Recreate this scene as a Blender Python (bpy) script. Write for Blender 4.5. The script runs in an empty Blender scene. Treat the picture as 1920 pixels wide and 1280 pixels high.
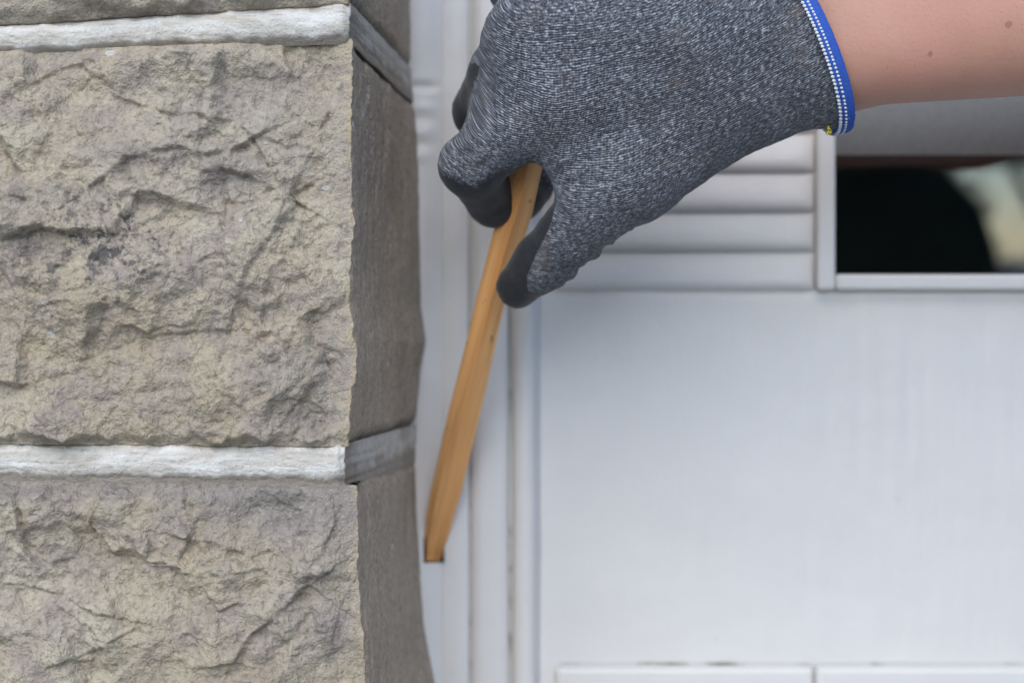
import bpy, bmesh, math, random
import numpy as np
from mathutils import Vector

# ---------------------------------------------------------------- camera, sky, sun, exposure
SC = bpy.context.scene
COL = SC.collection
F = 2860.0            # focal length in photo pixels (35 mm lens on a 23.5 mm sensor)
ZC = 1.25             # height of the lens above the ground
cam_d = bpy.data.cameras.new('camera'); cam = bpy.data.objects.new('camera', cam_d); COL.objects.link(cam)
cam_d.sensor_width = 23.5; cam_d.lens = 23.5 * F / 1920.0
cam.location = (0, 0, ZC); cam.rotation_euler = (math.radians(90), 0, 0)
cam_d.clip_start = 0.02; cam_d.clip_end = 500
cam_d.dof.use_dof = True; cam_d.dof.focus_distance = 0.597; cam_d.dof.aperture_fstop = 3.7
SC.camera = cam
SUN_EL, SUN_AZ = math.radians(36), math.radians(190)      # azimuth clockwise from +Y (towards the door)
world = bpy.data.worlds.new('World'); SC.world = world; world.use_nodes = True
wn = world.node_tree.nodes; wl = world.node_tree.links
bg = wn['Background']
sky = wn.new('ShaderNodeTexSky'); sky.sky_type = 'NISHITA'; sky.sun_disc = False
sky.sun_elevation = SUN_EL; sky.sun_rotation = SUN_AZ; sky.air_density = 1.0; sky.dust_density = 0.15; sky.ozone_density = 2.2; sky.altitude = 1500
wl.new(sky.outputs[0], bg.inputs[0]); bg.inputs[1].default_value = 0.15
sun_d = bpy.data.lights.new('sun', 'SUN'); sun = bpy.data.objects.new('sun', sun_d); COL.objects.link(sun)
sun_d.energy = 1.25; sun_d.angle = math.radians(58); sun_d.color = (1.0, 0.91, 0.77)
sdir = Vector((math.sin(SUN_AZ) * math.cos(SUN_EL), math.cos(SUN_AZ) * math.cos(SUN_EL), math.sin(SUN_EL)))
sun.rotation_euler = sdir.to_track_quat('Z', 'Y').to_euler(); sun.location = (-2, -3, 5)
SC.view_settings.view_transform = 'Standard'; SC.view_settings.look = 'None'
SC.view_settings.exposure = 1.22; SC.view_settings.gamma = 1.0
SC.render.engine = 'CYCLES'
try:
    SC.cycles.use_denoising = True
    SC.cycles.denoiser = 'OPENIMAGEDENOISE'
except Exception:
    pass

# ---------------------------------------------------------------- helpers
rng = np.random.default_rng(7)
random.seed(7)
def P(px, py, d):      # photo pixel at distance d -> point in the place
    return np.array([(px - 960.0) / F * d, d, ZC + (640.0 - py) / F * d])
def XW(px, d): return (px - 960.0) / F * d
def ZW(py, d): return ZC + (640.0 - py) / F * d

def link_mesh(name, verts, faces, mat=None, parent=None, smooth=True):
    me = bpy.data.meshes.new(name)
    verts = np.asarray(verts, dtype=np.float32); faces = np.asarray(faces, dtype=np.int32)
    n = len(faces); k = faces.shape[1]
    me.vertices.add(len(verts)); me.vertices.foreach_set('co', verts.ravel())
    me.loops.add(n * k); me.loops.foreach_set('vertex_index', faces.ravel())
    me.polygons.add(n); me.polygons.foreach_set('loop_start', np.arange(0, n * k, k, dtype=np.int32))
    me.polygons.foreach_set('use_smooth', np.full(n, smooth, dtype=bool))
    me.update(calc_edges=True); me.validate()
    o = bpy.data.objects.new(name, me); COL.objects.link(o)
    if mat: me.materials.append(mat)
    if parent: o.parent = parent
    return o
def attr(o, name, vals):
    a = o.data.attributes.new(name, 'FLOAT', 'POINT'); a.data.foreach_set('value', np.asarray(vals, dtype=np.float32))
def vattr(o, name, vals):
    a = o.data.attributes.new(name, 'FLOAT_VECTOR', 'POINT'); a.data.foreach_set('vector', np.asarray(vals, dtype=np.float32).ravel())
def bm_obj(name, bm, mat=None, parent=None, smooth=False):
    me = bpy.data.meshes.new(name); bm.normal_update(); bm.to_mesh(me); bm.free()
    if smooth:
        for p in me.polygons: p.use_smooth = True
    o = bpy.data.objects.new(name, me); COL.objects.link(o)
    if mat: me.materials.append(mat)
    if parent: o.parent = parent
    return o
def box(name, x0, x1, y0, y1, z0, z1, mat, parent=None, bev=0.0, seg=2):
    bm = bmesh.new(); bmesh.ops.create_cube(bm, size=1.0)
    for v in bm.verts:
        v.co = Vector((x0 + (v.co.x + .5) * (x1 - x0), y0 + (v.co.y + .5) * (y1 - y0), z0 + (v.co.z + .5) * (z1 - z0)))
    if bev > 0: bmesh.ops.bevel(bm, geom=bm.edges[:], offset=bev, segments=seg, profile=.5, affect='EDGES')
    return bm_obj(name, bm, mat, parent)
def empty(name, loc, label, cat, group=None):
    o = bpy.data.objects.new(name, None); COL.objects.link(o); o.location = loc; o.empty_display_size = .05
    return tag(o, label, cat, group)
def tag(o, label=None, cat=None, group=None, kind=None):
    if label: o['label'] = label
    if cat: o['category'] = cat
    if group: o['group'] = group
    if kind: o['kind'] = kind
    return o
def keep_parent(root):   # the meshes are made in place: undo the root's offset
    M = root.matrix_basis.inverted()
    for c in root.children: c.matrix_parent_inverse = M

# noise in numpy
def _hash(ix, iy, seed):
    h = (ix.astype(np.int64) * 374761393 + iy.astype(np.int64) * 668265263 + seed * 2246822519) & 0xffffffff
    h = ((h ^ (h >> 13)) * 1274126177) & 0xffffffff
    h = ((h ^ (h >> 16)) * 2654435761) & 0xffffffff
    return ((h ^ (h >> 15)) & 0xffffff) / float(0xffffff)
def perlin(x, y, seed=0):
    ix = np.floor(x); iy = np.floor(y); fx = x - ix; fy = y - iy
    u = fx**3 * (fx * (fx * 6 - 15) + 10); v = fy**3 * (fy * (fy * 6 - 15) + 10)
    def g(dx, dy):
        a = _hash(ix + dx, iy + dy, seed) * 2 * np.pi
        return np.cos(a) * (fx - dx) + np.sin(a) * (fy - dy)
    a = g(0, 0) * (1 - u) + g(1, 0) * u; b = g(0, 1) * (1 - u) + g(1, 1) * u
    return (a * (1 - v) + b * v) * 1.5
def fbm(x, y, seed=0, octv=4, gain=.5, ridged=False):
    s = 0; a = 1.0; t = 0
    for i in range(octv):
        n = perlin(x, y, seed + i * 17)
        if ridged: n = 1 - 2 * np.abs(n)
        s = s + a * n; t += a; a *= gain; x = x * 2.03 + 5.1; y = y * 2.03 + 3.7
    return s / t
def facets(x, y, seed, tilt=.8):
    """chipped-stone facets: every Worley cell is a randomly tilted plane, F1 and F2 cells blended only close to the edge"""
    ix = np.floor(x); iy = np.floor(y)
    d1 = np.full_like(x, 9.); d2 = d1.copy(); h1 = np.zeros_like(x); h2 = h1.copy()
    for dx in (-1, 0, 1):
        for dy in (-1, 0, 1):
            cx = ix + dx; cy = iy + dy
            qx = cx + _hash(cx, cy, seed); qy = cy + _hash(cx, cy, seed + 1)
            rx = x - qx; ry = y - qy; d = np.sqrt(rx * rx + ry * ry)
            hh = (_hash(cx, cy, seed + 2) - .5) + tilt * (rx * (_hash(cx, cy, seed + 3) - .5) + ry * (_hash(cx, cy, seed + 4) - .5)) * 2
            c1 = d < d1
            c2 = (~c1) & (d < d2)
            d2 = np.where(c1, d1, np.where(c2, d, d2)); h2 = np.where(c1, h1, np.where(c2, hh, h2))
            d1 = np.where(c1, d, d1); h1 = np.where(c1, hh, h1)
    w = np.clip((d2 - d1) / .09, 0, 1) * .5 + .5
    return h1 * w + h2 * (1 - w)
def sstep(a, b, x):
    t = np.clip((x - a) / (b - a), 0, 1); return t * t * (3 - 2 * t)
def polyline_dist(x, y, pts):
    """distance to a polyline and the side (+ = to the right hand when walking along it, i.e. below for left-to-right in photo coords)"""
    best = np.full_like(x, 1e9); side = np.zeros_like(x)
    for (ax, ay), (bx, by) in zip(pts[:-1], pts[1:]):
        vx, vy = bx - ax, by - ay; L2 = vx * vx + vy * vy
        t = np.clip(((x - ax) * vx + (y - ay) * vy) / L2, 0, 1)
        dx = x - ax - t * vx; dy = y - ay - t * vy; d = np.sqrt(dx * dx + dy * dy)
        s = np.sign(vx * dy - vy * dx)
        m = d < best
        best = np.where(m, d, best); side = np.where(m, s, side)
    return best, side

# ---------------------------------------------------------------- materials
class NT:
    def __init__(s, name):
        s.m = bpy.data.materials.new(name); s.m.use_nodes = True
        s.n = s.m.node_tree.nodes; s.l = s.m.node_tree.links
        s.b = s.n['Principled BSDF']; s.out = s.n['Material Output']
    def node(s, t, **kw):
        n = s.n.new(t)
        for k, v in kw.items(): setattr(n, k, v)
        return n
    def set(s, sock, v):
        if isinstance(v, bpy.types.NodeSocket): s.l.new(v, sock)
        else: sock.default_value = v
    def math(s, op, a, b=None, c=None, clamp=False):
        n = s.node('ShaderNodeMath', operation=op, use_clamp=clamp); s.set(n.inputs[0], a)
        if b is not None: s.set(n.inputs[1], b)
        if c is not None: s.set(n.inputs[2], c)
        return n.outputs[0]
    def mix(s, fac, a, b, mode='MIX'):
        n = s.node('ShaderNodeMix', data_type='RGBA', blend_type=mode); s.set(n.inputs[0], fac)
        s.set(n.inputs[6], a if not isinstance(a, tuple) else (*a, 1)[:4]); s.set(n.inputs[7], b if not isinstance(b, tuple) else (*b, 1)[:4])
        return n.outputs[2]
    def noise(s, vec, scale, detail=3, rough=.55, dist=0.0):
        n = s.node('ShaderNodeTexNoise'); n.inputs['Scale'].default_value = scale; n.inputs['Detail'].default_value = detail
        n.inputs['Roughness'].default_value = rough; n.inputs['Distortion'].default_value = dist
        if vec is not None: s.l.new(vec, n.inputs['Vector'])
        return n.outputs['Fac']
    def voro(s, vec, scale, feature='F1', rnd=1.0):
        n = s.node('ShaderNodeTexVoronoi', feature=feature); n.inputs['Scale'].default_value = scale; n.inputs['Randomness'].default_value = rnd
        s.l.new(vec, n.inputs['Vector']); return n
    def ramp(s, fac, stops):
        n = s.node('ShaderNodeValToRGB'); s.l.new(fac, n.inputs[0])
        e = n.color_ramp.elements
        while len(e) > 1: e.remove(e[-1])
        for i, (p, c) in enumerate(stops):
            el = e[0] if i == 0 else e.new(p)
            el.position = p; el.color = (c, c, c, 1) if not isinstance(c, tuple) else (*c, 1)[:4]
        return n.outputs[0]
    def att(s, name, out='Fac'):
        n = s.node('ShaderNodeAttribute', attribute_name=name); return n.outputs[out]
    def pos(s): return s.node('ShaderNodeNewGeometry').outputs['Position']
    def scale(s, vec, v):
        n = s.node('ShaderNodeVectorMath', operation='MULTIPLY'); s.l.new(vec, n.inputs[0]); n.inputs[1].default_value = v; return n.outputs[0]
    def bump(s, h, dist, strength=1.0, normal=None):
        n = s.node('ShaderNodeBump'); n.inputs['Distance'].default_value = dist; n.inputs['Strength'].default_value = strength
        s.l.new(h, n.inputs['Height'])
        if normal is not None: s.l.new(normal, n.inputs['Normal'])
        return n.outputs[0]
    def fin(s, col, rough=.7, normal=None, spec=.3, **kw):
        s.set(s.b.inputs['Base Color'], col if not isinstance(col, tuple) else (*col, 1)[:4])
        s.set(s.b.inputs['Roughness'], rough); s.b.inputs['Specular IOR Level'].default_value = spec
        if normal is not None: s.l.new(normal, s.b.inputs['Normal'])
        for k, v in kw.items(): s.set(s.b.inputs[k.replace('_', ' ')], v)
        return s.m

def mat_stone():
    t = NT('stone'); p = t.pos()
    big = t.noise(p, 14, 4, .6); mid = t.noise(p, 55, 5, .6, .4); fine = t.noise(p, 420, 4, .65); sp = t.noise(p, 900, 2, .6)
    side = t.att('side'); grey = t.att('grey'); edge = t.att('edge'); pit = t.att('pit')
    col = t.mix(t.ramp(big, [(.35, 0.), (.65, 1.)]), (.42, .34, .23), (.48, .41, .305))
    col = t.mix(t.ramp(mid, [(.42, 0.), (.62, 1.)]), col, (.355, .29, .235))
    col = t.mix(t.ramp(t.noise(p, 30, 5, .7, 1.), [(.52, 0.), (.68, .5)]), col, (.41, .34, .225))
    col = t.mix(t.math('MULTIPLY', grey, t.ramp(mid, [(.2, .75), (.7, 1.)])), col, (.27, .235, .205))
    sk = t.noise(t.scale(p, (1, 1, .22)), 170, 4, .65)
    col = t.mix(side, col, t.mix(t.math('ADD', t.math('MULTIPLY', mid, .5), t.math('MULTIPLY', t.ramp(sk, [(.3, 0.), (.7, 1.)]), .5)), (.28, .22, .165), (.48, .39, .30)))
    col = t.mix(t.ramp(fine, [(.36, .5), (.48, 0.)]), col, (.16, .13, .105))
    col = t.mix(t.ramp(fine, [(.56, 0.), (.7, .4)]), col, (.56, .50, .40))
    # mould in the pitted patch, pale shell chips, bare edge of the arris
    col = t.mix(t.math('MULTIPLY', pit, t.ramp(t.noise(p, 150, 4, .65), [(.53, 0.), (.60, .8)])), col, (.06, .06, .065))
    chip = t.voro(t.scale(p, (1, 1, 1.7)), 95); cc = t.math('LESS_THAN', t.math('ADD', chip.outputs['Distance'], t.math('MULTIPLY', t.noise(p, 500), .15)), .27); chs = t.node('ShaderNodeSeparateColor'); t.l.new(chip.outputs['Color'], chs.inputs[0])
    col = t.mix(t.math('MULTIPLY', t.math('MULTIPLY', cc, t.math('GREATER_THAN', chs.outputs[0], .965)), .75), col, (.6, .57, .52))
    col = t.mix(t.math('MULTIPLY', edge, t.ramp(t.noise(p, 130, 4, .6), [(.40, 0.), (.58, .65)])), col, (.48, .37, .22))
    h = t.math('ADD', t.math('MULTIPLY', t.noise(p, 260, 5, .68), 1.0), t.math('MULTIPLY', sp, .4))
    return t.fin(col, .92, t.bump(h, .0025, 1.0), .15)
def mat_mortar():
    t = NT('lime_mortar'); p = t.pos(); q = t.scale(p, (.35, 1, 1.6))
    side = t.att('side'); dirt = t.att('dirt')
    n = t.noise(q, 120, 5, .65, .3); big = t.noise(p, 25, 3)
    col = t.mix(t.ramp(n, [(.35, 0.), (.62, 1.)]), (.52, .455, .365), (.76, .715, .645))
    col = t.mix(t.ramp(big, [(.45, 0.), (.7, .45)]), col, (.40, .355, .29))
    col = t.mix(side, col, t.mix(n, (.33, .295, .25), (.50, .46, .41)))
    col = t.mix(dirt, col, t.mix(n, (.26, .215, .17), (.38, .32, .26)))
    st = t.noise(t.scale(p, (.3, 1, 2.5)), 230, 4, .7, .2)
    col = t.mix(t.ramp(st, [(.60, 0.), (.70, .55)]), col, (.22, .18, .13))
    vc = t.noise(t.scale(p, (1, 1, .12)), 75, 2, .5, .3)
    vm = t.ramp(t.math('ABSOLUTE', t.math('SUBTRACT', vc, .5)), [(.0, .45), (.006, 0.)])
    col = t.mix(t.math('MULTIPLY', vm, t.ramp(big, [(.5, 0.), (.6, 1.)])), col, (.2, .17, .13))
    h = t.math('SUBTRACT', t.noise(p, 480, 5, .7), t.math('MULTIPLY', st, .3))
    return t.fin(col, .9, t.bump(h, .0016, 1.0), .15)
def mat_paint(name, base=(.70, .70, .70), streak=True, dirt=0.0):
    t = NT(name); p = t.pos(); q = t.scale(p, (1, 1, .12))
    n = t.noise(q, 160, 4, .55); big = t.noise(p, 9, 3)
    col = t.mix(t.ramp(big, [(.3, 0.), (.7, 1.)]), base, tuple(c * .94 for c in base))
    if dirt:
        dn = t.noise(t.scale(p, (.4, .4, .45)), 90, 4, .6)
        col = t.mix(t.ramp(dn, [(.54, 0.), (.68, dirt)]), col, (.16, .14, .10))
    else:
        dn = t.noise(t.scale(p, (1, 1, .5)), 120, 3, .7)
        col = t.mix(t.ramp(dn, [(.70, 0.), (.78, .25)]), col, (.42, .39, .33))
    h = t.math('ADD', t.math('MULTIPLY', n, .5), t.noise(p, 60, 3))
    return t.fin(col, t.math('ADD', .33, t.math('MULTIPLY', n, .2)), t.bump(h, .0010, .6), .5)
def mat_knit():
    t = NT('grey_marl_knit'); uv = t.att('knit', 'Vector'); coat = t.att('coat'); p = t.pos()
    s = t.node('ShaderNodeSeparateXYZ'); t.l.new(uv, s.inputs[0]); u, v = s.outputs[0], s.outputs[1]
    wob = t.math('MULTIPLY', t.noise(t.scale(uv, (.5, .5, .5)), 320, 3), .0022)
    vv = t.math('ADD', v, wob)
    ph = t.math('MULTIPLY', vv, 2 * math.pi / .00102)
    row = t.math('MULTIPLY_ADD', t.math('SINE', ph), .5, .5)
    # V shaped loops along every wale
    loop = t.math('SINE', t.math('ADD', t.math('MULTIPLY', u, 2 * math.pi / .0012), t.math('MULTIPLY', t.math('ABSOLUTE', t.math('SINE', t.math('MULTIPLY', ph, .5))), 2.4)))
    loop = t.math('MULTIPLY_ADD', loop, .5, .5)
    fl1 = t.noise(t.scale(uv, (.55, 1.1, 0)), 1150, 2, .7)          # short fleck along the yarn
    fl2 = t.noise(t.scale(uv, (.75, .85, 0)), 600, 3, .7)
    big = t.noise(p, 60, 4, .6)
    val = t.math('ADD', t.math('MULTIPLY', t.math('SUBTRACT', fl1, .5), 2.7), t.math('MULTIPLY', t.math('SUBTRACT', fl2, .5), 2.0))
    val = t.math('ADD', val, t.math('MULTIPLY', t.math('SUBTRACT', t.math('MULTIPLY', row, t.math('MULTIPLY_ADD', loop, .45, .55)), .38), t.math('MULTIPLY', t.att('rib'), .6)))
    val = t.math('ADD', val, t.math('MULTIPLY', t.math('SUBTRACT', big, .5), .5))
    val = t.math('MULTIPLY_ADD', val, .5, .5)
    col = t.ramp(val, [(.10, (.016, .0165, .019)), (.40, (.050, .0515, .058)), (.58, (.114, .116, .127)), (.84, (.37, .375, .395))])
    st = t.ramp(t.noise(p, 75, 3, .6, .5), [(.56, 0.), (.68, .6)])  # grubby patches over the knuckles
    col = t.mix(t.math('MULTIPLY', st, t.att('grime')), col, (.045, .036, .034))
    col = t.mix(t.math('MULTIPLY', t.ramp(t.noise(p, 48, 3, .6), [(.58, 0.), (.72, .35)]), 1.), col, (.15, .115, .085))
    ce = t.ramp(t.math('ADD', coat, t.math('MULTIPLY', t.math('SUBTRACT', t.noise(p, 500, 3), .5), .5)), [(.42, 0.), (.58, 1.)])
    black = t.mix(t.noise(p, 300, 3), (.012, .012, .013), (.026, .026, .027))
    col = t.mix(ce, col, black)
    hgt = t.math('MULTIPLY', t.math('ADD', t.math('MULTIPLY', row, .8), t.math('ADD', t.math('MULTIPLY', fl1, .8), t.math('MULTIPLY', loop, .3))), t.math('SUBTRACT', 1.0, t.math('MULTIPLY', ce, .93)))
    hgt = t.math('ADD', hgt, t.math('MULTIPLY', t.noise(p, 900, 2), t.math('MULTIPLY', ce, .25)))
    m = t.fin(col, t.math('SUBTRACT', .92, t.math('MULTIPLY', ce, .36)), t.bump(hgt, .00045, .8), .2)
    t.b.inputs['Sheen Weight'].default_value = .15
    return m
def mat_wood():
    t = NT('pine_wood'); c = t.att('grain', 'Vector')
    n = t.noise(t.scale(c, (1, 1, .035)), 420, 4, .6); g = t.noise(t.scale(c, (1, 1, .05)), 130, 3, .5)
    col = t.mix(t.ramp(g, [(.35, 0.), (.65, 1.)]), (.70, .315, .10), (.82, .45, .18))
    col = t.mix(t.ramp(n, [(.50, 0.), (.66, .55)]), col, (.46, .205, .07))
    sp = t.noise(t.scale(c, (1, 1, .45)), 330, 3, .6)
    col = t.mix(t.ramp(sp, [(.69, 0.), (.74, .8)]), col, (.09, .05, .025))
    return t.fin(col, .55, t.bump(n, .0004, .5), .3)
def mat_skin():
    t = NT('skin'); p = t.pos()
    col = t.mix(t.noise(p, 38, 4, .6), (.40, .195, .13), (.50, .265, .185))
    col = t.mix(t.ramp(t.noise(p, 22, 3, .5), [(.48, 0.), (.66, .35)]), col, (.50, .21, .16))
    col = t.mix(t.ramp(t.noise(p, 1100, 2, .5), [(.60, 0.), (.70, .4)]), col, (.33, .15, .10))
    for (px, py, r) in ((1743, 102, .0010), (1873, 58, .0013)):
        d = t.node('ShaderNodeVectorMath', operation='DISTANCE'); q = t.node('ShaderNodeCombineXYZ')
        s = t.node('ShaderNodeSeparateXYZ'); t.l.new(p, s.inputs[0])
        # compare in the plane of the forearm's outer face (x, z)
        t.l.new(s.outputs[0], q.inputs[0]); t.l.new(s.outputs[2], q.inputs[2]); t.l.new(q.outputs[0], d.inputs[0])
        w = P(px, py, .588); d.inputs[1].default_value = (w[0], 0, w[2])
        dd = t.math('ADD', d.outputs['Value'], t.math('MULTIPLY', t.math('SUBTRACT', t.noise(p, 700), .5), .0012))
        col = t.mix(t.math('MULTIPLY', t.math('LESS_THAN', dd, r), .5), col, (.19, .075, .045))
    h = t.math('ADD', t.noise(p, 700, 4, .6), t.math('MULTIPLY', t.noise(p, 160, 2), .6))
    m = t.fin(col, .5, t.bump(h, .0005, .35), .35)
    t.b.inputs['Subsurface Weight'].default_value = .18; t.b.inputs['Subsurface Radius'].default_value = (.006, .0022, .0012); t.b.inputs['Subsurface Scale'].default_value = .6
    return m
def mat_cloth(name, c, scale=700, rough=.9):
    t = NT(name); p = t.pos(); n = t.noise(p, scale, 3, .6)
    return t.fin(t.mix(n, tuple(x * .7 for x in c), tuple(min(1, x * 1.3) for x in c)), rough, t.bump(n, .0005, .6), .15)
def mat_blue():
    t = NT('blue_overlock_yarn'); p = t.pos(); n = t.noise(t.scale(p, (1, 1, 1)), 900, 3, .6)
    y = t.ramp(t.noise(p, 260, 2, .5), [(.735, 0.), (.745, 1.)])
    col = t.mix(n, (.022, .06, .27), (.04, .11, .42)); col = t.mix(y, col, (.55, .42, .06))
    return t.fin(col, .85, t.bump(n, .0005, .7), .2)
def mat_plain(name, c, rough=.7, scale=80, amt=.15, bump=.0005):
    t = NT(name); p = t.pos(); n = t.noise(p, scale, 4, .6)
    return t.fin(t.mix(n, tuple(x * (1 - amt) for x in c), tuple(min(1, x * (1 + amt)) for x in c)), rough, t.bump(n, bump, .5), .3)
def mat_glass():
    t = NT('window_glass'); t.n.remove(t.b)
    tr = t.node('ShaderNodeBsdfTransparent'); tr.inputs[0].default_value = (.93, .95, .94, 1)
    gl = t.node('ShaderNodeBsdfGlossy'); gl.inputs['Roughness'].default_value = 0.004
    fr = t.node('ShaderNodeFresnel'); fr.inputs[0].default_value = 2.1
    mx = t.node('ShaderNodeMixShader'); t.l.new(fr.outputs[0], mx.inputs[0]); t.l.new(tr.outputs[0], mx.inputs[1]); t.l.new(gl.outputs[0], mx.inputs[2])
    t.l.new(mx.outputs[0], t.out.inputs[0]); return t.m

M = dict(stone=mat_stone(), mortar=mat_mortar(), paint=mat_paint('white_door_paint', (.64, .605, .565)),
         frame=mat_paint('white_frame_paint', (.64, .605, .565)), joint=mat_paint('dirty_paint_joint', (.54, .52, .49), dirt=.9),
         caulk=mat_paint('white_caulk', (.61, .58, .545)), knit=mat_knit(), wood=mat_wood(), skin=mat_skin(),
         blue=mat_blue(), white=mat_cloth('white_yarn', (.62, .62, .60)), yellow=mat_cloth('yellow_yarn', (.55, .45, .05)),
         jacket=mat_cloth('dark_jersey', (.02, .021, .024), 400), trousers=mat_cloth('denim', (.03, .04, .07), 500),
         shoe=mat_plain('black_leather', (.02, .02, .02), .5), hair=mat_cloth('brown_hair', (.05, .03, .018), 900, .6),
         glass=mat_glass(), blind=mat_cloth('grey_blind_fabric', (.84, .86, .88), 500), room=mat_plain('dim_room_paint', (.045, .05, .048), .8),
         gasket=mat_plain('brown_gasket', (.045, .03, .022), .6), ground=mat_plain('paving_concrete', (.28, .285, .29), .9, 30, .2, .002),
         beam=mat_plain('dark_stained_timber', (.05, .048, .045), .7), bark=mat_plain('grey_bark', (.09, .075, .06), .9, 120, .3),
         leaf=mat_plain('yew_leaf', (.022, .032, .022), .7, 40, .4), hole=mat_plain('dark_green_cavity', (.03, .035, .018), .95, 500, .5, .001),
         wall=mat_plain('pale_render', (.5, .48, .44), .9, 60, .1, .001), soffit=mat_plain('pale_soffit_paint', (.6, .6, .58), .8), eye=mat_plain('eye_white', (.7, .68, .66), .2), lip=mat_plain('lip_skin', (.45, .17, .14), .5))

# ---------------------------------------------------------------- setting: ground and the dim room behind the door
g = box('ground', -60, 60, -80, .74, -.3, 0, M['ground']); tag(g, kind='structure')
def room():
    bm = bmesh.new()
    x0, x1, y0, y1, z0, z1 = -.4, 1.4, .823, 3.2, 0.0, 2.4
    vs = [bm.verts.new(c) for c in ((x0, y0, z0), (x1, y0, z0), (x1, y1, z0), (x0, y1, z0), (x0, y0, z1), (x1, y0, z1), (x1, y1, z1), (x0, y1, z1))]
    for f in ((0, 1, 2, 3), (7, 6, 5, 4), (1, 5, 6, 2), (2, 6, 7, 3), (3, 7, 4, 0)): bm.faces.new([vs[i] for i in f])
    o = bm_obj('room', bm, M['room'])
    return tag(o, kind='structure')
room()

# ---------------------------------------------------------------- rough stone reveal of the doorway
D0 = .600
wall = empty('stone_wall', (-.30, .68, 0), 'rough beige stone wall with white mortar joints beside the white door frame', 'stone wall')
BACK = [(0, 769), (150, 771), (250, 782), (400, 786), (570, 789), (640, 798), (690, 788), (760, 782), (860, 779), (960, 781), (1060, 786), (1160, 794), (1240, 806), (1290, 816), (1500, 812)]
bz = np.array([ZW(b[0], .75) for b in BACK])[::-1]; bx = np.array([XW(b[1], .75) for b in BACK])[::-1]
def back_x(z): return np.interp(z, bz, bx)
ARR = [(-300, 655), (30, 652), (75, 659), (180, 659), (330, 657), (400, 665), (480, 658), (560, 655), (640, 666), (700, 668), (760, 656), (830, 652), (905, 668), (1000, 672), (1100, 672), (1180, 680), (1280, 684), (1600, 690)]
def arris(py): return np.interp(py, [a[0] for a in ARR], [a[1] for a in ARR])
# (polyline, drop in mm on the right-hand/below side, reach in px) ; negative drop = the other side drops
LEDGES_MID = [
    ([(-60, 385), (0, 372), (64, 355), (128, 342), (160, 352), (188, 380), (203, 410)], -2.6, 40),
    ([(195, 340), (245, 300), (295, 284), (345, 280), (385, 292), (440, 280), (475, 262)], 2.6, 42),
    ([(290, 205), (330, 218), (372, 214), (400, 226), (440, 224), (478, 258), (500, 300)], 1.8, 30),
    ([(377, 216), (378, 275)], -1.6, 20),
    ([(395, 372), (382, 345), (383, 325), (420, 318), (465, 330), (510, 352), (545, 372)], 2.6, 34),
    ([(500, 300), (545, 362), (575, 300), (602, 240)], 1.6, 34),
    ([(545, 362), (600, 332), (655, 318)], 1.8, 28),
    ([(170, 668), (205, 655), (270, 634), (330, 622), (430, 618)], 1.9, 14),
    ([(500, 645), (545, 672), (594, 712), (566, 746)], -3.0, 34),
    ([(438, 812), (446, 780), (470, 762), (515, 735), (522, 708)], -2.8, 30),
    ([(425, 640), (440, 580), (470, 500), (520, 430), (530, 400)], 2.4, 34),
    ([(486, 620), (500, 540), (520, 470)], 2.0, 26),
    ([(140, 700), (130, 740), (142, 770)], 1.2, 18),
    ([(590, 600), (640, 560), (655, 520)], 1.4, 20),
    ([(560, 800), (580, 770), (640, 775)], 1.5, 22),
    ([(110, 195), (160, 155)], 1.6, 14),
    ([(155, 100), (160, 130), (190, 150)], 1.5, 22), ([(340, 95), (350, 120), (370, 150)], 1.4, 20)]
LEDGES_LOW = [
    ([(38, 935), (46, 985), (50, 1030), (72, 1055), (110, 1063), (170, 1062), (240, 1058)], -4.0, 46),
    ([(345, 915), (352, 950), (376, 965), (360, 1005)], -3.0, 26),
    ([(360, 1005), (420, 1015), (470, 1040), (505, 1030), (555, 1062), (556, 1090), (500, 1105)], 2.4, 40),
    ([(620, 1000), (610, 1030), (640, 1060)], -2.0, 24),
    ([(620, 1065), (570, 1100), (520, 1150), (470, 1190), (440, 1240), (410, 1290)], -2.8, 46),
    ([(660, 1095), (640, 1130), (632, 1165)], -2.4, 24),
    ([(595, 1105), (640, 1140)], 1.8, 26),
    ([(150, 1225), (185, 1212), (218, 1194)], 2.4, 20),
    ([(75, 1100), (120, 1108), (180, 1135), (235, 1150)], 1.8, 40),
    ([(380, 1120), (410, 1150), (420, 1190)], -1.8, 30),
    ([(150, 1150), (190, 1175), (200, 1200)], 1.6, 24), ([(540, 945), (570, 960), (560, 985)], 1.6, 18)]
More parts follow.
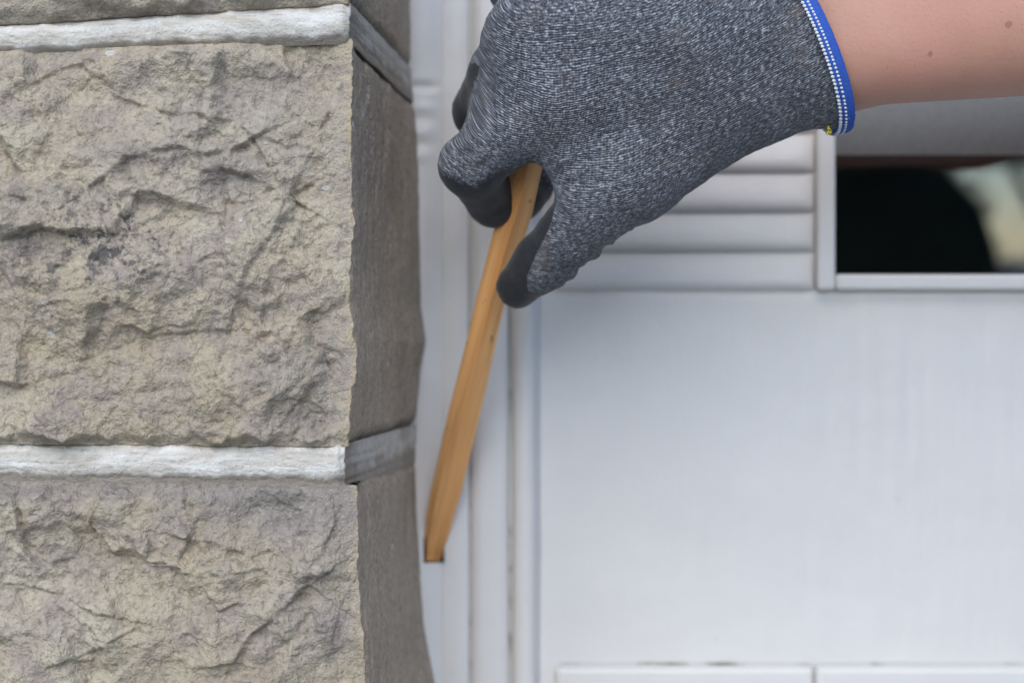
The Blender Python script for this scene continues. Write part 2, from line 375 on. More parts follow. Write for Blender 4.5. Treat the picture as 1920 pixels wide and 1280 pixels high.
def relief(x, y, seed, ledges, amp=1.0):
    """height of the pitched face towards the viewer, in mm; x, y in photo pixels at the face"""
    wx = x + 16 * fbm(x / 60, y / 60, seed + 50, 3); wy = y + 16 * fbm(x / 60 + 9, y / 60, seed + 60, 3)
    h = 7.5 * fbm(x / 230, y / 230, seed, 4) + 6.5 * facets(wx / 190, wy / 150, seed + 5, .8) + 1.9 * facets(wx / 75, wy / 62, seed + 8, .8)
    rough = np.clip(.55 + 1.3 * fbm(x / 150, y / 110, seed + 33, 2), .15, 1.3)
    h += 1.8 * fbm(x / 50, y / 50, seed + 20, 3, .5) + (.3 + .7 * rough) * (.8 * fbm(x / 19, y / 19, seed + 30, 3, .6) + .75 * fbm(x / 9, y / 9, seed + 36, 3, .6)) + .35 * rough * rough * fbm(wx / 22, wy / 17, seed + 40, 2, .5, True)
    rx = x + 5 * fbm(x / 18, y / 18, seed + 70, 3); ry = y + 5 * fbm(x / 18 + 4, y / 18, seed + 80, 3)
    for pts, drop, reach in ledges:
        d, s = polyline_dist(rx, ry, pts)
        sg = s if drop > 0 else -s
        h += np.where(sg > 0, -abs(drop) * np.exp(-d / (1.7 * reach)) * sstep(0, 4.5, d), abs(drop) * .5 * np.exp(-d / (1.6 * reach)) * sstep(-1, 3.0, d)) * np.clip(.62 + 1.1 * fbm(x / 34, y / 34, seed + 77, 2), 0.25, 1.25) * 1.0
    return h * amp
def blob(x, y, cx, cy, rx, ry, p=1.0): return np.exp(-(((x - cx) / rx) ** 2 + ((y - cy) / ry) ** 2) ** p)

def stone_block(ytop, ybot, seed, ledges, step, parent, kind, xleft=-1100):
    """one course stone: pitched face + dressed return, wrapped round the arris; ytop / ybot = callables of px at the face"""
    px_step = step * F / D0
    nf = 90 if step < .001 else 40
    xs = np.concatenate([np.linspace(xleft, -120, nf, endpoint=False), np.arange(-120, 600, px_step), np.linspace(600, 660, int(60 / (px_step * .6)))])
    ds = np.concatenate([np.linspace(0, .012, int(.012 / (step * .7))), np.arange(.012 + step * 1.2, .20, step * 1.4)])
    n_f, n_r = len(xs), len(ds)
    ymid = np.linspace(0, 1, int((ybot(300) - ytop(300)) / px_step))
    T = np.concatenate([[-.03, -.02, -.01], ymid, [1.01, 1.02, 1.03]])
    # front
    Xp, Tt = np.meshgrid(xs, T)
    Tc = np.clip(Tt, 0, 1); over = np.maximum(0, np.abs(Tt - .5) - .5) / .03
    yt, yb = ytop(np.minimum(Xp, 660)), ybot(np.minimum(Xp, 660))
    wob_t = 5 * fbm(Xp / 70, Xp * 0 + seed, seed + 3, 4); wob_b = 4 * fbm(Xp / 60, Xp * 0 + seed, seed + 4, 4)
    Y = (yt + wob_t) * (1 - Tc) + (yb + wob_b) * Tc
    ar = arris(Y) + 8 * fbm(Y / 42, Y * 0, seed + 1, 5, .62) - 9 * np.maximum(0, fbm(Y / 60, Y * 0 + 7, seed + 2, 3) - .1) * 2
    k = np.clip((Xp - 560) / 100, 0, 1)
    Xq = np.where(Xp > 560, 560 + k * (ar - 560), Xp)
    h = relief(Xq, Y, seed, ledges)
    if kind == 'mid':
        h = h + 7 * blob(Xq, Y, 130, 490, 330, 120, 1.6) - 3.5 * blob(Xq, Y, 330, 180, 420, 80) + 3 * blob(Xq, Y, 300, 740, 160, 70) - 3.5 * blob(Xq, Y, 445, 350, 70, 32, 1.5) - 4 * blob(Xq, Y, 560, 560, 60, 150) - 2.5 * blob(Xq, Y, 570, 790, 90, 30)
        pq = np.clip(1.4 * blob(Xq, Y, 200, 470, 220, 130), 0, 1); h = h + pq * (1.5 * fbm(Xq / 24, Y / 20, 301, 3, .6) - 2.6 * np.maximum(0, fbm(Xq / 16, Y / 13, 305, 3) - .22))
    elif kind == 'low':
        h = h + 5 * blob(Xq, Y, 180, 1170, 200, 70, 1.5) - 5 * blob(Xq, Y, 140, 1005, 85, 45, 2) + 4 * blob(Xq, Y, 560, 1170, 90, 80) + 3.5 * blob(Xq, Y, 400, 1060, 110, 40) - 4 * blob(Xq, Y, 480, 950, 120, 36) - 3 * blob(Xq, Y, 350, 1200, 60, 80)
    e_ar = sstep(0, 75, ar - Xq); e_tb = sstep(0, 8 + 46 * np.clip(.35 + 1.1 * fbm(Xq / 75, Y / 200, seed + 7, 3), 0, 1), np.minimum(Y - (yt + wob_t), (yb + wob_b) - Y))
    h = h * (.22 + .78 * e_ar) + 6.5 * e_ar * sstep(0, 260, ar - Xq) - 1.5
    h = h * (.3 + .7 * e_tb) - 2.5 * (1 - e_tb)
    Vf = np.stack([XW(Xq, D0), D0 - h * .001 + over * .022, ZW(Y, D0)], -1)
    # return
    Dd, Tt2 = np.meshgrid(ds, T); c = -1
    Tc2 = np.clip(Tt2, 0, 1); over2 = np.maximum(0, np.abs(Tt2 - .5) - .5) / .03
    x0 = Vf[:, c, 0][:, None]; y0 = Vf[:, c, 1][:, None]; z0 = Vf[:, c, 2][:, None]
    zz = z0 + np.zeros_like(Dd)
    kw = max(3, int(.018 / step)) | 1      # chips of the arris die out a few mm round the corner
    sm = lambda a: np.convolve(np.pad(a[:, 0], kw // 2, mode='edge'), np.ones(kw) / kw, 'valid')[:, None]
    x0 = sm(x0) + (x0 - sm(x0)) * np.exp(-(Dd / .005) ** 1.3); y0 = sm(y0) + (y0 - sm(y0)) * np.exp(-(Dd / .01) ** 1.3)
    # the bed joints of the return run a little out of level, as on the wall
    f = np.clip(Dd / (.75 - y0), 0, 1.35); xb = back_x(zz)
    q = (zz - ZC) * 1000; dm = Dd * 1000
    g = 1.3 * fbm(dm / 45, q / 55, seed + 90, 3) + .9 * facets(dm / 26 + .3 * fbm(dm / 12, q / 12, seed + 95, 2), q / 34, seed + 92, .7) + .45 * fbm(dm / 9, q / 22, seed + 94, 4, .6) + .4 * fbm(dm / 2.5, q / 4, seed + 96, 3) - .9 * np.maximum(0, fbm(dm / 5, q / 7, seed + 98, 3) - .25)
    g = g * sstep(0, .006, Dd) * (1 - .55 * sstep(.9, 1.0, f) )
    ed = sstep(0, .006, np.minimum(zz - z0.min(), z0.max() - zz))
    Vr = np.stack([x0 + (xb - x0) * f + .001 * g - .003 * (1 - ed) * sstep(0, .01, Dd) - over2 * .015, y0 + Dd, zz], -1)
    V = np.concatenate([Vf, Vr[:, 1:]], 1); R, Cn = V.shape[:2]
    idx = np.arange(R * Cn).reshape(R, Cn)
    Fq = np.stack([idx[:-1, :-1], idx[1:, :-1], idx[1:, 1:], idx[:-1, 1:]], -1).reshape(-1, 4)
    o = link_mesh('stone_block', V.reshape(-1, 3), Fq, M['stone'], parent)
    nr = n_r - 1; Z = np.zeros((R, nr))
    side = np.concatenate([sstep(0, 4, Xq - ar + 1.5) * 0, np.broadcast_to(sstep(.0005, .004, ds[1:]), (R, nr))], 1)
    edge = np.concatenate([np.exp(-((ar - Xq) / 10) ** 2), np.exp(-(np.broadcast_to(ds[1:], (R, nr)) / .0012) ** 2)], 1)
    if kind == 'mid':
        grey = .75 * blob(Xq, Y, 445, 340, 80, 40) + .6 * blob(Xq, Y, 560, 700, 90, 70) + .5 * blob(Xq, Y, 590, 790, 90, 40) + .5 * blob(Xq, Y, 300, 290, 120, 22) + .45 * blob(Xq, Y, 100, 370, 120, 25) + .4 * blob(Xq, Y, 500, 200, 170, 90)
        pit = blob(Xq, Y, 200, 470, 190, 120) + .6 * blob(Xq, Y, 250, 440, 70, 25)
    elif kind == 'low':
        grey = 1.0 * blob(Xq, Y, 520, 950, 170, 60) + .9 * sstep(960, 905, Y) + .5 * blob(Xq, Y, 140, 1040, 90, 28) + .5 * blob(Xq, Y, 600, 1150, 120, 120)
        pit = .8 * blob(Xq, Y, 362, 945, 30, 40) + .5 * blob(Xq, Y, 460, 925, 60, 20)
    else:
        grey = 0 * Xq + .35; pit = 0 * Xq
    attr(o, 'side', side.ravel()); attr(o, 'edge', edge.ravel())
    attr(o, 'grey', np.concatenate([np.clip(grey, 0, 1), Z], 1).ravel()); attr(o, 'pit', np.concatenate([np.clip(pit, 0, 1), Z], 1).ravel())
    return o
lin = lambda a, b: (lambda x: np.interp(x, [a[0], b[0]], [a[1], b[1]]) if not np.isscalar(x) else float(np.interp(x, [a[0], b[0]], [a[1], b[1]])))
stone_block(lin((-1100, -660), (660, -700)), lin((0, 46), (650, 5)), 31, [], .0011, wall, 'top')
stone_block(lin((0, 96), (650, 72)), lin((0, 832), (660, 838)), 12, LEDGES_MID, .00052, wall, 'mid')
stone_block(lin((0, 902), (660, 912)), lin((0, 1640), (660, 1640)), 5, LEDGES_LOW, .00052, wall, 'low')
for k in range(5):      # the courses that carry the wall down to the ground
    y0 = 1700 + k * 820
    stone_block(lin((0, y0), (660, y0)), lin((0, y0 + 765), (660, y0 + 765)), 60 + k * 7, [], .004, wall, 'far')
for k in range(2):
    y1 = -760 - k * 820
    stone_block(lin((0, y1 - 765), (660, y1 - 765)), lin((0, y1), (660, y1)), 90 + k * 7, [], .004, wall, 'far')

def mortar_joint(ytop, ybot, seed, step, parent, prof, endx, side_white=None):
    """ribbon pointing: prof = list of (t, height in mm) across the joint on the face"""
    px_step = step * F / D0
    xs = np.concatenate([np.linspace(-1100, -100, 60, endpoint=False), np.arange(-100, 590, px_step * 1.3), np.linspace(590, 660, int(70 / px_step))])
    ds = np.arange(step, .20, step * 1.5)
    T = np.linspace(0, 1, max(12, int((ybot(300) - ytop(300)) / (px_step * .8))))
    Xp, Tt = np.meshgrid(xs, T)
    Y = ytop(Xp) * (1 - Tt) + ybot(Xp) * Tt
    k = np.clip((Xp - 560) / 100, 0, 1)
    ex = endx + 5 * fbm(Y / 14, Y * 0 + 3, seed, 4)
    Xq = np.where(Xp > 560, 560 + k * (ex - 560), Xp)
    tw = Tt + .06 * fbm(Xq / 22, Y * 0 + 5, seed + 12, 3) + .17 * fbm(Xq / 90, Y * 0 + 1, seed + 2, 4)
    h = np.interp(tw, [p[0] for p in prof], [p[1] for p in prof])
    h = h + .55 * fbm(Xq / 30, Y / 12, seed + 4, 4, .6) + .5 * fbm(Xq / 160, Y / 160, seed + 6, 2)
    h = h - 2.0 * sstep(14, 0, ex - Xq)
    Vf = np.stack([XW(Xq, D0), D0 - h * .001, ZW(Y, D0)], -1)
    Dd, Tt2 = np.meshgrid(ds, T)
    x0 = Vf[:, -1, 0][:, None]; y0 = Vf[:, -1, 1][:, None]; zz = Vf[:, -1, 2][:, None] + 0 * Dd
    f = np.clip(Dd / (.75 - y0), 0, 1.35); q = (zz - ZC) * 1000; dm = Dd * 1000
    g = .8 * fbm(dm / 22, q / 9, seed + 8, 4) - .1
    Vr = np.stack([x0 + (back_x(zz) - x0) * f + .001 * g, y0 + Dd, zz], -1)
    V = np.concatenate([Vf, Vr], 1); R, Cn = V.shape[:2]; idx = np.arange(R * Cn).reshape(R, Cn)
    Fq = np.stack([idx[:-1, :-1], idx[1:, :-1], idx[1:, 1:], idx[:-1, 1:]], -1).reshape(-1, 4)
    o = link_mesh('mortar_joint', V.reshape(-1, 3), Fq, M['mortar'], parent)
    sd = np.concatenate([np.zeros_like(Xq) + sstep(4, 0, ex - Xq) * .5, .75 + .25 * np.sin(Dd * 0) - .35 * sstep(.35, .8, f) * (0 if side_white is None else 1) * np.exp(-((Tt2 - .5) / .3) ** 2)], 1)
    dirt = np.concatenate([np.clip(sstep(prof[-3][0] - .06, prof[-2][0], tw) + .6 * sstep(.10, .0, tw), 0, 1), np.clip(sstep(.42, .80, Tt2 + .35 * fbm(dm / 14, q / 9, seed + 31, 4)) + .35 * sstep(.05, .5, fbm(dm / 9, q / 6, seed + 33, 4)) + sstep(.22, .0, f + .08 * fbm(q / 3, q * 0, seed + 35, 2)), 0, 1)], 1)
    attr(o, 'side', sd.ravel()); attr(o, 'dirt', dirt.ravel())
    return o
RIB = [(0, -4), (.12, -2.5), (.22, .2), (.38, 1.0), (.62, .9), (.76, 0.), (.88, -2.0), (1, -4)]
RIB2 = [(0, -4), (.09, -1.2), (.17, .4), (.32, 1.1), (.52, .9), (.64, 0.), (.74, -1.4), (1, -2.6)]
mortar_joint(lin((0, 40), (650, 0)), lin((0, 104), (650, 80)), 201, .0006, wall, RIB, 655)
mortar_joint(lin((0, 827), (660, 833)), lin((0, 918), (660, 926)), 221, .0006, wall, RIB2, 646, True)
for k in range(5): mortar_joint(lin((0, 1632 + k * 820), (660, 1632 + k * 820)), lin((0, 1708 + k * 820), (660, 1708 + k * 820)), 240 + k, .004, wall, RIB, 655)
for k in range(2): mortar_joint(lin((0, -768 - k * 820), (660, -768 - k * 820)), lin((0, -690 - k * 820), (660, -690 - k * 820)), 250 + k, .004, wall, RIB, 655)
keep_parent(wall)

# ---------------------------------------------------------------- door frame
ZT, ZB = 2.15, 0.0
frame = empty('door_frame', (-.02, .76, 0), 'white painted wooden door frame caulked to the stone wall', 'door frame')
def extrude_profile(name, prof, mat, parent, z0=ZB, z1=ZT, nz=2, wob=None, smooth=False):
    zs = np.linspace(z0, z1, nz) if np.isscalar(nz) else nz
    pr = np.array([(XW(p, d), d) for p, d in prof])
    V = np.zeros((len(zs), len(pr), 3)); V[:, :, 0] = pr[:, 0]; V[:, :, 1] = pr[:, 1]; V[:, :, 2] = zs[:, None]
    if wob is not None: V = wob(V)
    idx = np.arange(V.shape[0] * V.shape[1]).reshape(V.shape[:2])
    Fq = np.stack([idx[:-1, :-1], idx[:-1, 1:], idx[1:, 1:], idx[1:, :-1]], -1).reshape(-1, 4)
    return link_mesh(name, V.reshape(-1, 3), Fq, mat, parent, smooth)
HX0, HX1, HY0, HY1 = 794, 832, 1006, 1055      # the mortise the stick stands in
# caulk bead tooled against the stone: lumpy, with a finger-stroke start
def bead_wob(V):
    z = V[:, :, 2]; py = 640 - (z - ZC) * F / .75
    t = np.linspace(0, 1, V.shape[1])[None, :]; hump = np.sin(np.pi * t)
    amp = .0016 + .0012 * fbm(z * 14, z * 0, 3, 3) + .0004 * np.sin(py / 7.5) * sstep(175, 205, py) * sstep(330, 270, py)
    amp = amp * (1 - .8 * np.exp(-((py - 162) / 9) ** 2))
    V[:, :, 1] -= hump * np.maximum(amp, 0) * 1.6
    V[:, :, 0] += .0010 * fbm(z * 22, z * 0 + 2, 5, 3) * t
    return V
zs = np.linspace(ZB, ZT, 40); zf = np.linspace(ZW(1330, .75), ZW(-60, .75), 420)
zs = np.unique(np.concatenate([zs[(zs < zf[0]) | (zs > zf[-1])], zf]))
bp = [(740 + i * (829 - 740) / 16, .7525) for i in range(17)]
def paint_wob(s):
    def fn(V):
        z = V[:, :, 2]; V[:, :, 1] += .00035 * fbm(z * 30, V[:, :, 0] * 200, s, 3); V[:, :, 0] += .0004 * fbm(z * 9, z * 0, s + 1, 3); return V
    return fn
bead = extrude_profile('caulk_bead', bp, M['caulk'], frame, nz=zs, wob=bead_wob, smooth=True)
fl = extrude_profile('casing_board', [(822, .7560), (824, .7535), (828, .7528), (850, .7522), (874, .7522), (879, .7530), (880, .757)], M['frame'], frame, nz=zs, wob=paint_wob(11), smooth=True)
extrude_profile('paint_joint', [(878, .7556), (890, .7556)], M['joint'], frame, nz=zs)
extrude_profile('jamb_board', [(884, .760), (884.5, .7535), (887, .7518), (905, .7512), (930, .7512), (949, .7518), (953, .7532), (954, .759)], M['frame'], frame, nz=zs, wob=paint_wob(17), smooth=True)
extrude_profile('paint_joint', [(950, .7562), (966, .7562)], M['joint'], frame, nz=zs)
extrude_profile('stop_moulding', [(960, .7600), (960.5, .7540), (963, .7520), (970, .7502), (982, .7494), (994, .7500), (1001, .7522), (1005, .7560), (1010, .7600), (1016, .7635)], M['frame'], frame, nz=zs, wob=paint_wob(23), smooth=True)
extrude_profile('sub_frame', [(700, .766), (1005, .766)], M['frame'], frame, nz=2)
# the mortise: cut through bead and casing, lined in very dark green
cut = box('cutter', XW(HX0, .75), XW(HX1, .75), .70, .7655, ZW(HY1, .75), ZW(HY0, .75), None)
for o in list(frame.children):
    if o.name.split('.')[0] in ('caulk_bead', 'casing_board'):
        # drop the faces inside the opening after slicing along its edges
        bm = bmesh.new(); bm.from_mesh(o.data)
        x0, x1, z0, z1 = XW(HX0, .75), XW(HX1, .75), ZW(HY1, .75), ZW(HY0, .75)
        for co, no in (((x0, 0, 0), (1, 0, 0)), ((x1, 0, 0), (1, 0, 0)), ((0, 0, z0), (0, 0, 1)), ((0, 0, z1), (0, 0, 1))):
            bmesh.ops.bisect_plane(bm, geom=bm.verts[:] + bm.edges[:] + bm.faces[:], plane_co=co, plane_no=no)
        kill = [f for f in bm.faces if x0 < f.calc_center_median().x < x1 and z0 < f.calc_center_median().z < z1]
        bmesh.ops.delete(bm, geom=kill, context='FACES'); bm.to_mesh(o.data); bm.free()
bpy.data.objects.remove(cut)
def mortise():
    bm = bmesh.new(); x0, x1, z0, z1 = XW(HX0, .75) - .0004, XW(HX1, .75) + .0004, ZW(HY1, .75) - .0004, ZW(HY0, .75) + .0004; a, b = .7515, .7650
    v = [bm.verts.new(c) for c in ((x0, a, z0), (x1, a, z0), (x1, a, z1), (x0, a, z1), (x0, b, z0), (x1, b, z0), (x1, b, z1), (x0, b, z1))]
    for f in ((0, 1, 5, 4), (1, 2, 6, 5), (2, 3, 7, 6), (3, 0, 4, 7), (4, 5, 6, 7)): bm.faces.new([v[i] for i in f])
    return bm_obj('mortise', bm, M['hole'], frame)
mortise()
XR = .93
box('jamb_board', XR + .004, XR + .09, .752, .80, 0, ZT, M['frame'], frame, .003)
box('head_board', XW(1005, .77), XR + .004, .752, .80, 2.06, ZT, M['frame'], frame, .003)
keep_parent(frame)
hw = box('house_wall', XR + .09, 2.6, .70, .95, 0, 3.0, M['wall']); tag(hw, kind='structure')
hw = box('house_wall', -1.0, XR + .09, .70, .95, ZT, 3.0, M['wall']); tag(hw, kind='structure')

# ---------------------------------------------------------------- door
DP = .762
door = empty('door', (.45, .79, 0), 'white painted door with horizontal ribs and a small glazed window', 'door')
xl, xw0, xw1 = XW(998, DP), XW(1560, DP), .80
zsl, zw0, zw1 = ZW(548, DP), ZW(517, DP), 1.95
def board(name, x0, x1, z0, z1, y0, y1, mat, seed, amp=.0004, n=70):
    """flat board with a slightly uneven painted face and rounded edges"""
    nx = max(6, int((x1 - x0) / .0022)); nz = max(6, int((z1 - z0) / .004))
    nx, nz = min(nx, 430), min(nz, 330)
    X, Z = np.meshgrid(np.linspace(x0, x1, nx), np.linspace(z0, z1, nz))
    e = np.minimum(np.minimum(X - x0, x1 - X), np.minimum(Z - z0, z1 - Z))
    Y = y0 + amp * (1.2 * fbm(X * 9, Z * 7, seed, 3) + .5 * fbm(X * 40, Z * 5, seed + 3, 3)) + .0012 * sstep(.003, 0, e) + (.0011 * blob(X, Z, XW(1660, DP), ZW(770, DP), .032, .05) + .00025) * fbm(X * 110, Z * 9 + 2 * X * 30, seed + 6, 3) * (name == 'lower_panel')
    V = np.stack([X, Y, Z], -1)
    ring = V.copy(); ring[..., 1] = y1
    V = V.reshape(-1, 3); idx = np.arange(nx * nz).reshape(nz, nx)
    Fq = np.stack([idx[:-1, :-1], idx[:-1, 1:], idx[1:, 1:], idx[1:, :-1]], -1).reshape(-1, 4)
    loop = np.concatenate([idx[0, :], idx[1:, -1], idx[-1, -2::-1], idx[-2:0:-1, 0]])
    bk = V[loop].copy(); bk[:, 1] = y1; n0 = len(V); m = len(loop); j = np.arange(m)
    Fs = np.stack([loop, n0 + j, n0 + (j + 1) % m, np.roll(loop, -1)], -1)
    return link_mesh(name, np.concatenate([V, bk]), np.concatenate([Fq, Fs]), mat, door)
board('lower_panel', xl, XR, .01, zsl + .003, DP, .818, M['paint'], 41, .0011)
board('rib_backing', xl, xw0 - .0065, zsl + .003, 2.055, DP + .001, .818, M['paint'], 43)
board('hinge_stile', xw1, XR, zsl + .003, 2.055, DP, .818, M['paint'], 45)
board('top_rail', xw0 - .0065, xw1, zw1, 2.055, DP, .818, M['paint'], 47)
# ribs: each a shallow lip with its shade under it, rounded off towards the window
rib_pitch = 74.0
rx0, rx1 = XW(1026, DP), XW(1527, DP)
def rib(y_bot):
    h = rib_pitch / F * DP; z0 = ZW(y_bot, DP)
    prof = [(0.0, .0005), (.05, -.0018), (.12, -.0034), (.21, -.0043), (.36, -.0042), (.56, -.0031), (.78, -.0020), (.92, -.0011), (1.0, -.0008)]
    xs = np.concatenate([np.linspace(rx0, rx1 - .010, 50), rx1 - .010 + .010 * np.sin(np.linspace(.15, math.pi / 2, 10))])
    ends = np.clip((rx1 - xs) / .010, 0, 1); k = np.sqrt(1 - (1 - ends) ** 2); k = .12 + .88 * k
    kl = np.clip((xs - rx0) / .004, 0.1, 1); k = k * kl
    V = np.zeros((len(prof), len(xs), 3))
    for i, (t, dy) in enumerate(prof):
        V[i, :, 0] = xs; V[i, :, 1] = DP + .0012 + dy * k + .0002 * fbm(xs * 40, xs * 0 + i * .3 + y_bot, 9, 2); V[i, :, 2] = z0 + t * h * .995
    idx = np.arange(V.shape[0] * V.shape[1]).reshape(V.shape[:2])
    Fq = np.stack([idx[:-1, :-1], idx[:-1, 1:], idx[1:, 1:], idx[1:, :-1]], -1).reshape(-1, 4)
    link_mesh('rib', V.reshape(-1, 3), Fq, M['paint'], door)
for i in range(26): rib(548 - i * rib_pitch)
# glazing bead round the window, pane, gasket
yb = DP - .006
wf = box('glazing_bead', xw0 - .0085, xw0 + .0008, yb, .80, zw0 - .0075, zw1, M['paint'], door, .0022, 3)
box('glazing_bead', xw0 + .0008, xw1, yb, .80, zw0 - .0075, zw0 + .0006, M['paint'], door, .0022, 3)
box('glazing_bead', xw1 - .008, xw1 - .0005, yb, .80, zw0 + .0006, zw1, M['paint'], door, .0022, 3)
box('gasket', xw0 + .0008, xw1 - .008, .781, .786, zw0 + .0006, zw0 + .0020, M['gasket'], door)
box('gasket', xw0 + .0008, xw0 + .0018, .781, .786, zw0 + .0020, zw1, M['gasket'], door)
bm = bmesh.new(); vs = [bm.verts.new(c) for c in ((xw0, .787, zw0), (xw1, .787, zw0), (xw1, .787 - .0349 * (zw1 - zw0), zw1), (xw0, .787 - .0349 * (zw1 - zw0), zw1))]; bm.faces.new(vs)
bm_obj('window_pane', bm, M['glass'], door)
# raised panels at the foot of the plain field
zp = ZW(1246, DP)
box('raised_panel', XW(1040, DP), XW(1523, DP), DP - .005, DP + .003, .25, zp, M['paint'], door, .003, 3)
box('raised_panel', XW(1526, DP), XR - .02, DP - .005, DP + .003, .25, zp, M['paint'], door, .003, 3)
jj = box('paint_joint', XW(1048, DP), XR - .02, DP - .0012, DP + .001, zp - .0006, zp + .0017, M['joint'], door)
keep_parent(door)

# blind inside the window
blind = empty('roller_blind', (.48, .835, 1.3), 'grey fabric roller blind hanging behind the door window', 'blind')
zbl = ZW(297, .80)
def blind_mesh():
    xs = np.linspace(xw0 - .03, xw1 + .03, 240)
    V = np.zeros((2, len(xs), 3)); yy = .795 + .0012 * fbm(xs * 60, xs * 0, 4, 3)
    for i, z in enumerate((zbl, 2.0)): V[i, :, 0] = xs; V[i, :, 1] = yy; V[i, :, 2] = z
    idx = np.arange(V.shape[0] * V.shape[1]).reshape(V.shape[:2])
    Fq = np.stack([idx[:-1, :-1], idx[:-1, 1:], idx[1:, 1:], idx[1:, :-1]], -1).reshape(-1, 4)
    link_mesh('fabric', V.reshape(-1, 3), Fq, M['blind'], blind)
blind_mesh(); box('hem_bar', xw0 - .03, xw1 + .03, 0.793, .799, zbl - .004, zbl + .001, M['beam'], blind, .001)
keep_parent(blind)

# ---------------------------------------------------------------- wooden stick
def stick():
    # stations: centre line along the stick, (left edge, ridge, right edge) in photo px and distance
    st = [(1052, 795, 800, 822, .7560), (1040, 795, 801, 827, .7550), (1004, 795.5, 806, 838, .7500), (960, 801, 814, 851, .7430), (925, 807, 820, 862, .7380),
          (841, 825, 842, 883, .7260), (700, 860, 883, 915, .7040), (560, 894, 921, 947, .6830), (480, 914, 944, 971, .6710), (400, 935, 968, 996, .6590), (325, 953, 987, 1013, .6470), (250, 970, 1004, 1030, .6360), (200, 982, 1015, 1041, .6285)]
    V = []; G = []
    zc = 0
    for y, l, r, rt, d in st:
        l -= 1.5 * (y < 1000); rt += 3.0
        w = (rt - l) / F * d; c = P((l + rt) / 2, y, d)
        a = P(l, y, d); b = P(r, y, d - .45 * w); e = P(rt, y, d + .02 * w); bk = P(l + (rt - r), y, d + .5 * w)
        def lerp(p, q, t): return p * (1 - t) + q * t
        cor = [a, b, e, bk]; ring = []
        for i in range(4):          # softened arrises
            p, q, s = cor[i - 1], cor[i], cor[(i + 1) % 4]
            ring += [lerp(q, p, .07) , lerp(q, (lerp(p, s, .5)), .03), lerp(q, s, .07)]
        V.append(ring); 
        u = [0, .1, .2, 3, 3.1, 3.2, 6, 6.1, 6.2, 9, 9.1, 9.2]
        G.append([(np.dot(p - c, [1, 0, .25]), (p - c)[1], P(0, y, .70)[2]) for p in ring])
    V = np.array(V); G = np.array(G); n, m = V.shape[:2]
    # resample along the length so that edges wander a little
    t = np.linspace(0, n - 1, 90); i0 = np.minimum(t.astype(int), n - 2); fr = (t - i0)[:, None, None]
    V = V[i0] * (1 - fr) + V[i0 + 1] * fr; G = G[i0] * (1 - fr) + G[i0 + 1] * fr
    n = len(V)
    nz = fbm(np.linspace(0, 14, n)[:, None] + 0 * np.arange(m)[None, :], np.arange(m)[None, :] * .8 + 0 * np.arange(n)[:, None], 77, 3)
    V[:, :, 0] += .00035 * nz
    idx = np.arange(n * m).reshape(n, m); nx = np.roll(idx, -1, 1)
    Fq = np.stack([idx[:-1], nx[:-1], nx[1:], idx[1:]], -1).reshape(-1, 4)
    Vf = V.reshape(-1, 3); Gf = G.reshape(-1, 3)
    c0, c1 = V[0].mean(0), V[-1].mean(0); k = len(Vf)
    Vf = np.concatenate([Vf, [c0, c1]]); Gf = np.concatenate([Gf, [G[0].mean(0), G[-1].mean(0)]])
    caps = [[idx[0, (j + 1) % m], idx[0, j], k, k] for j in range(m)] + [[idx[-1, j], idx[-1, (j + 1) % m], k + 1, k + 1] for j in range(m)]
    me_f = [list(map(int, f)) for f in Fq] + [[int(x) for x in f[:3]] for f in caps]
    me = bpy.data.meshes.new('wooden_stick'); me.from_pydata([tuple(v) for v in Vf], [], me_f)
    bm = bmesh.new(); bm.from_mesh(me); bmesh.ops.recalc_face_normals(bm, faces=bm.faces[:]); bm.to_mesh(me); bm.free()
    o = bpy.data.objects.new('wooden_stick', me); COL.objects.link(o); me.materials.append(M['wood'])
    vattr(o, 'grain', Gf)
    return tag(o, 'slim square orange pine stick pinched in the gloved hand, foot in a frame mortise', 'wooden stick')
stick()

# ---------------------------------------------------------------- person: gloved right hand and arm, body beside the door
def smin(a, b, k):
    h = np.clip(.5 + .5 * (b - a) / k, 0, 1); return b * (1 - h) + a * h - k * h * (1 - h)
def cone(Pt, a, b, r1, r2):
    a = np.asarray(a, np.float32); ba = np.asarray(b, np.float32) - a; L2 = float(ba @ ba) + 1e-12
    q = [Pt[i] - a[i] for i in range(3)]
    t = np.clip((q[0] * ba[0] + q[1] * ba[1] + q[2] * ba[2]) / L2, 0, 1)
    return np.sqrt((q[0] - t * ba[0]) ** 2 + (q[1] - t * ba[1]) ** 2 + (q[2] - t * ba[2]) ** 2) - (r1 + (r2 - r1) * t)
def ellip(Pt, c, r):
    q = [(Pt[i] - c[i]) / r[i] for i in range(3)]
    k = np.sqrt(q[0] ** 2 + q[1] ** 2 + q[2] ** 2); return (k - 1) * min(r)
def grid(lo, hi, h):
    ax = [np.arange(lo[i], hi[i] + h, h, dtype=np.float32) for i in range(3)]
    return ax, np.meshgrid(*ax, indexing='ij', sparse=True)
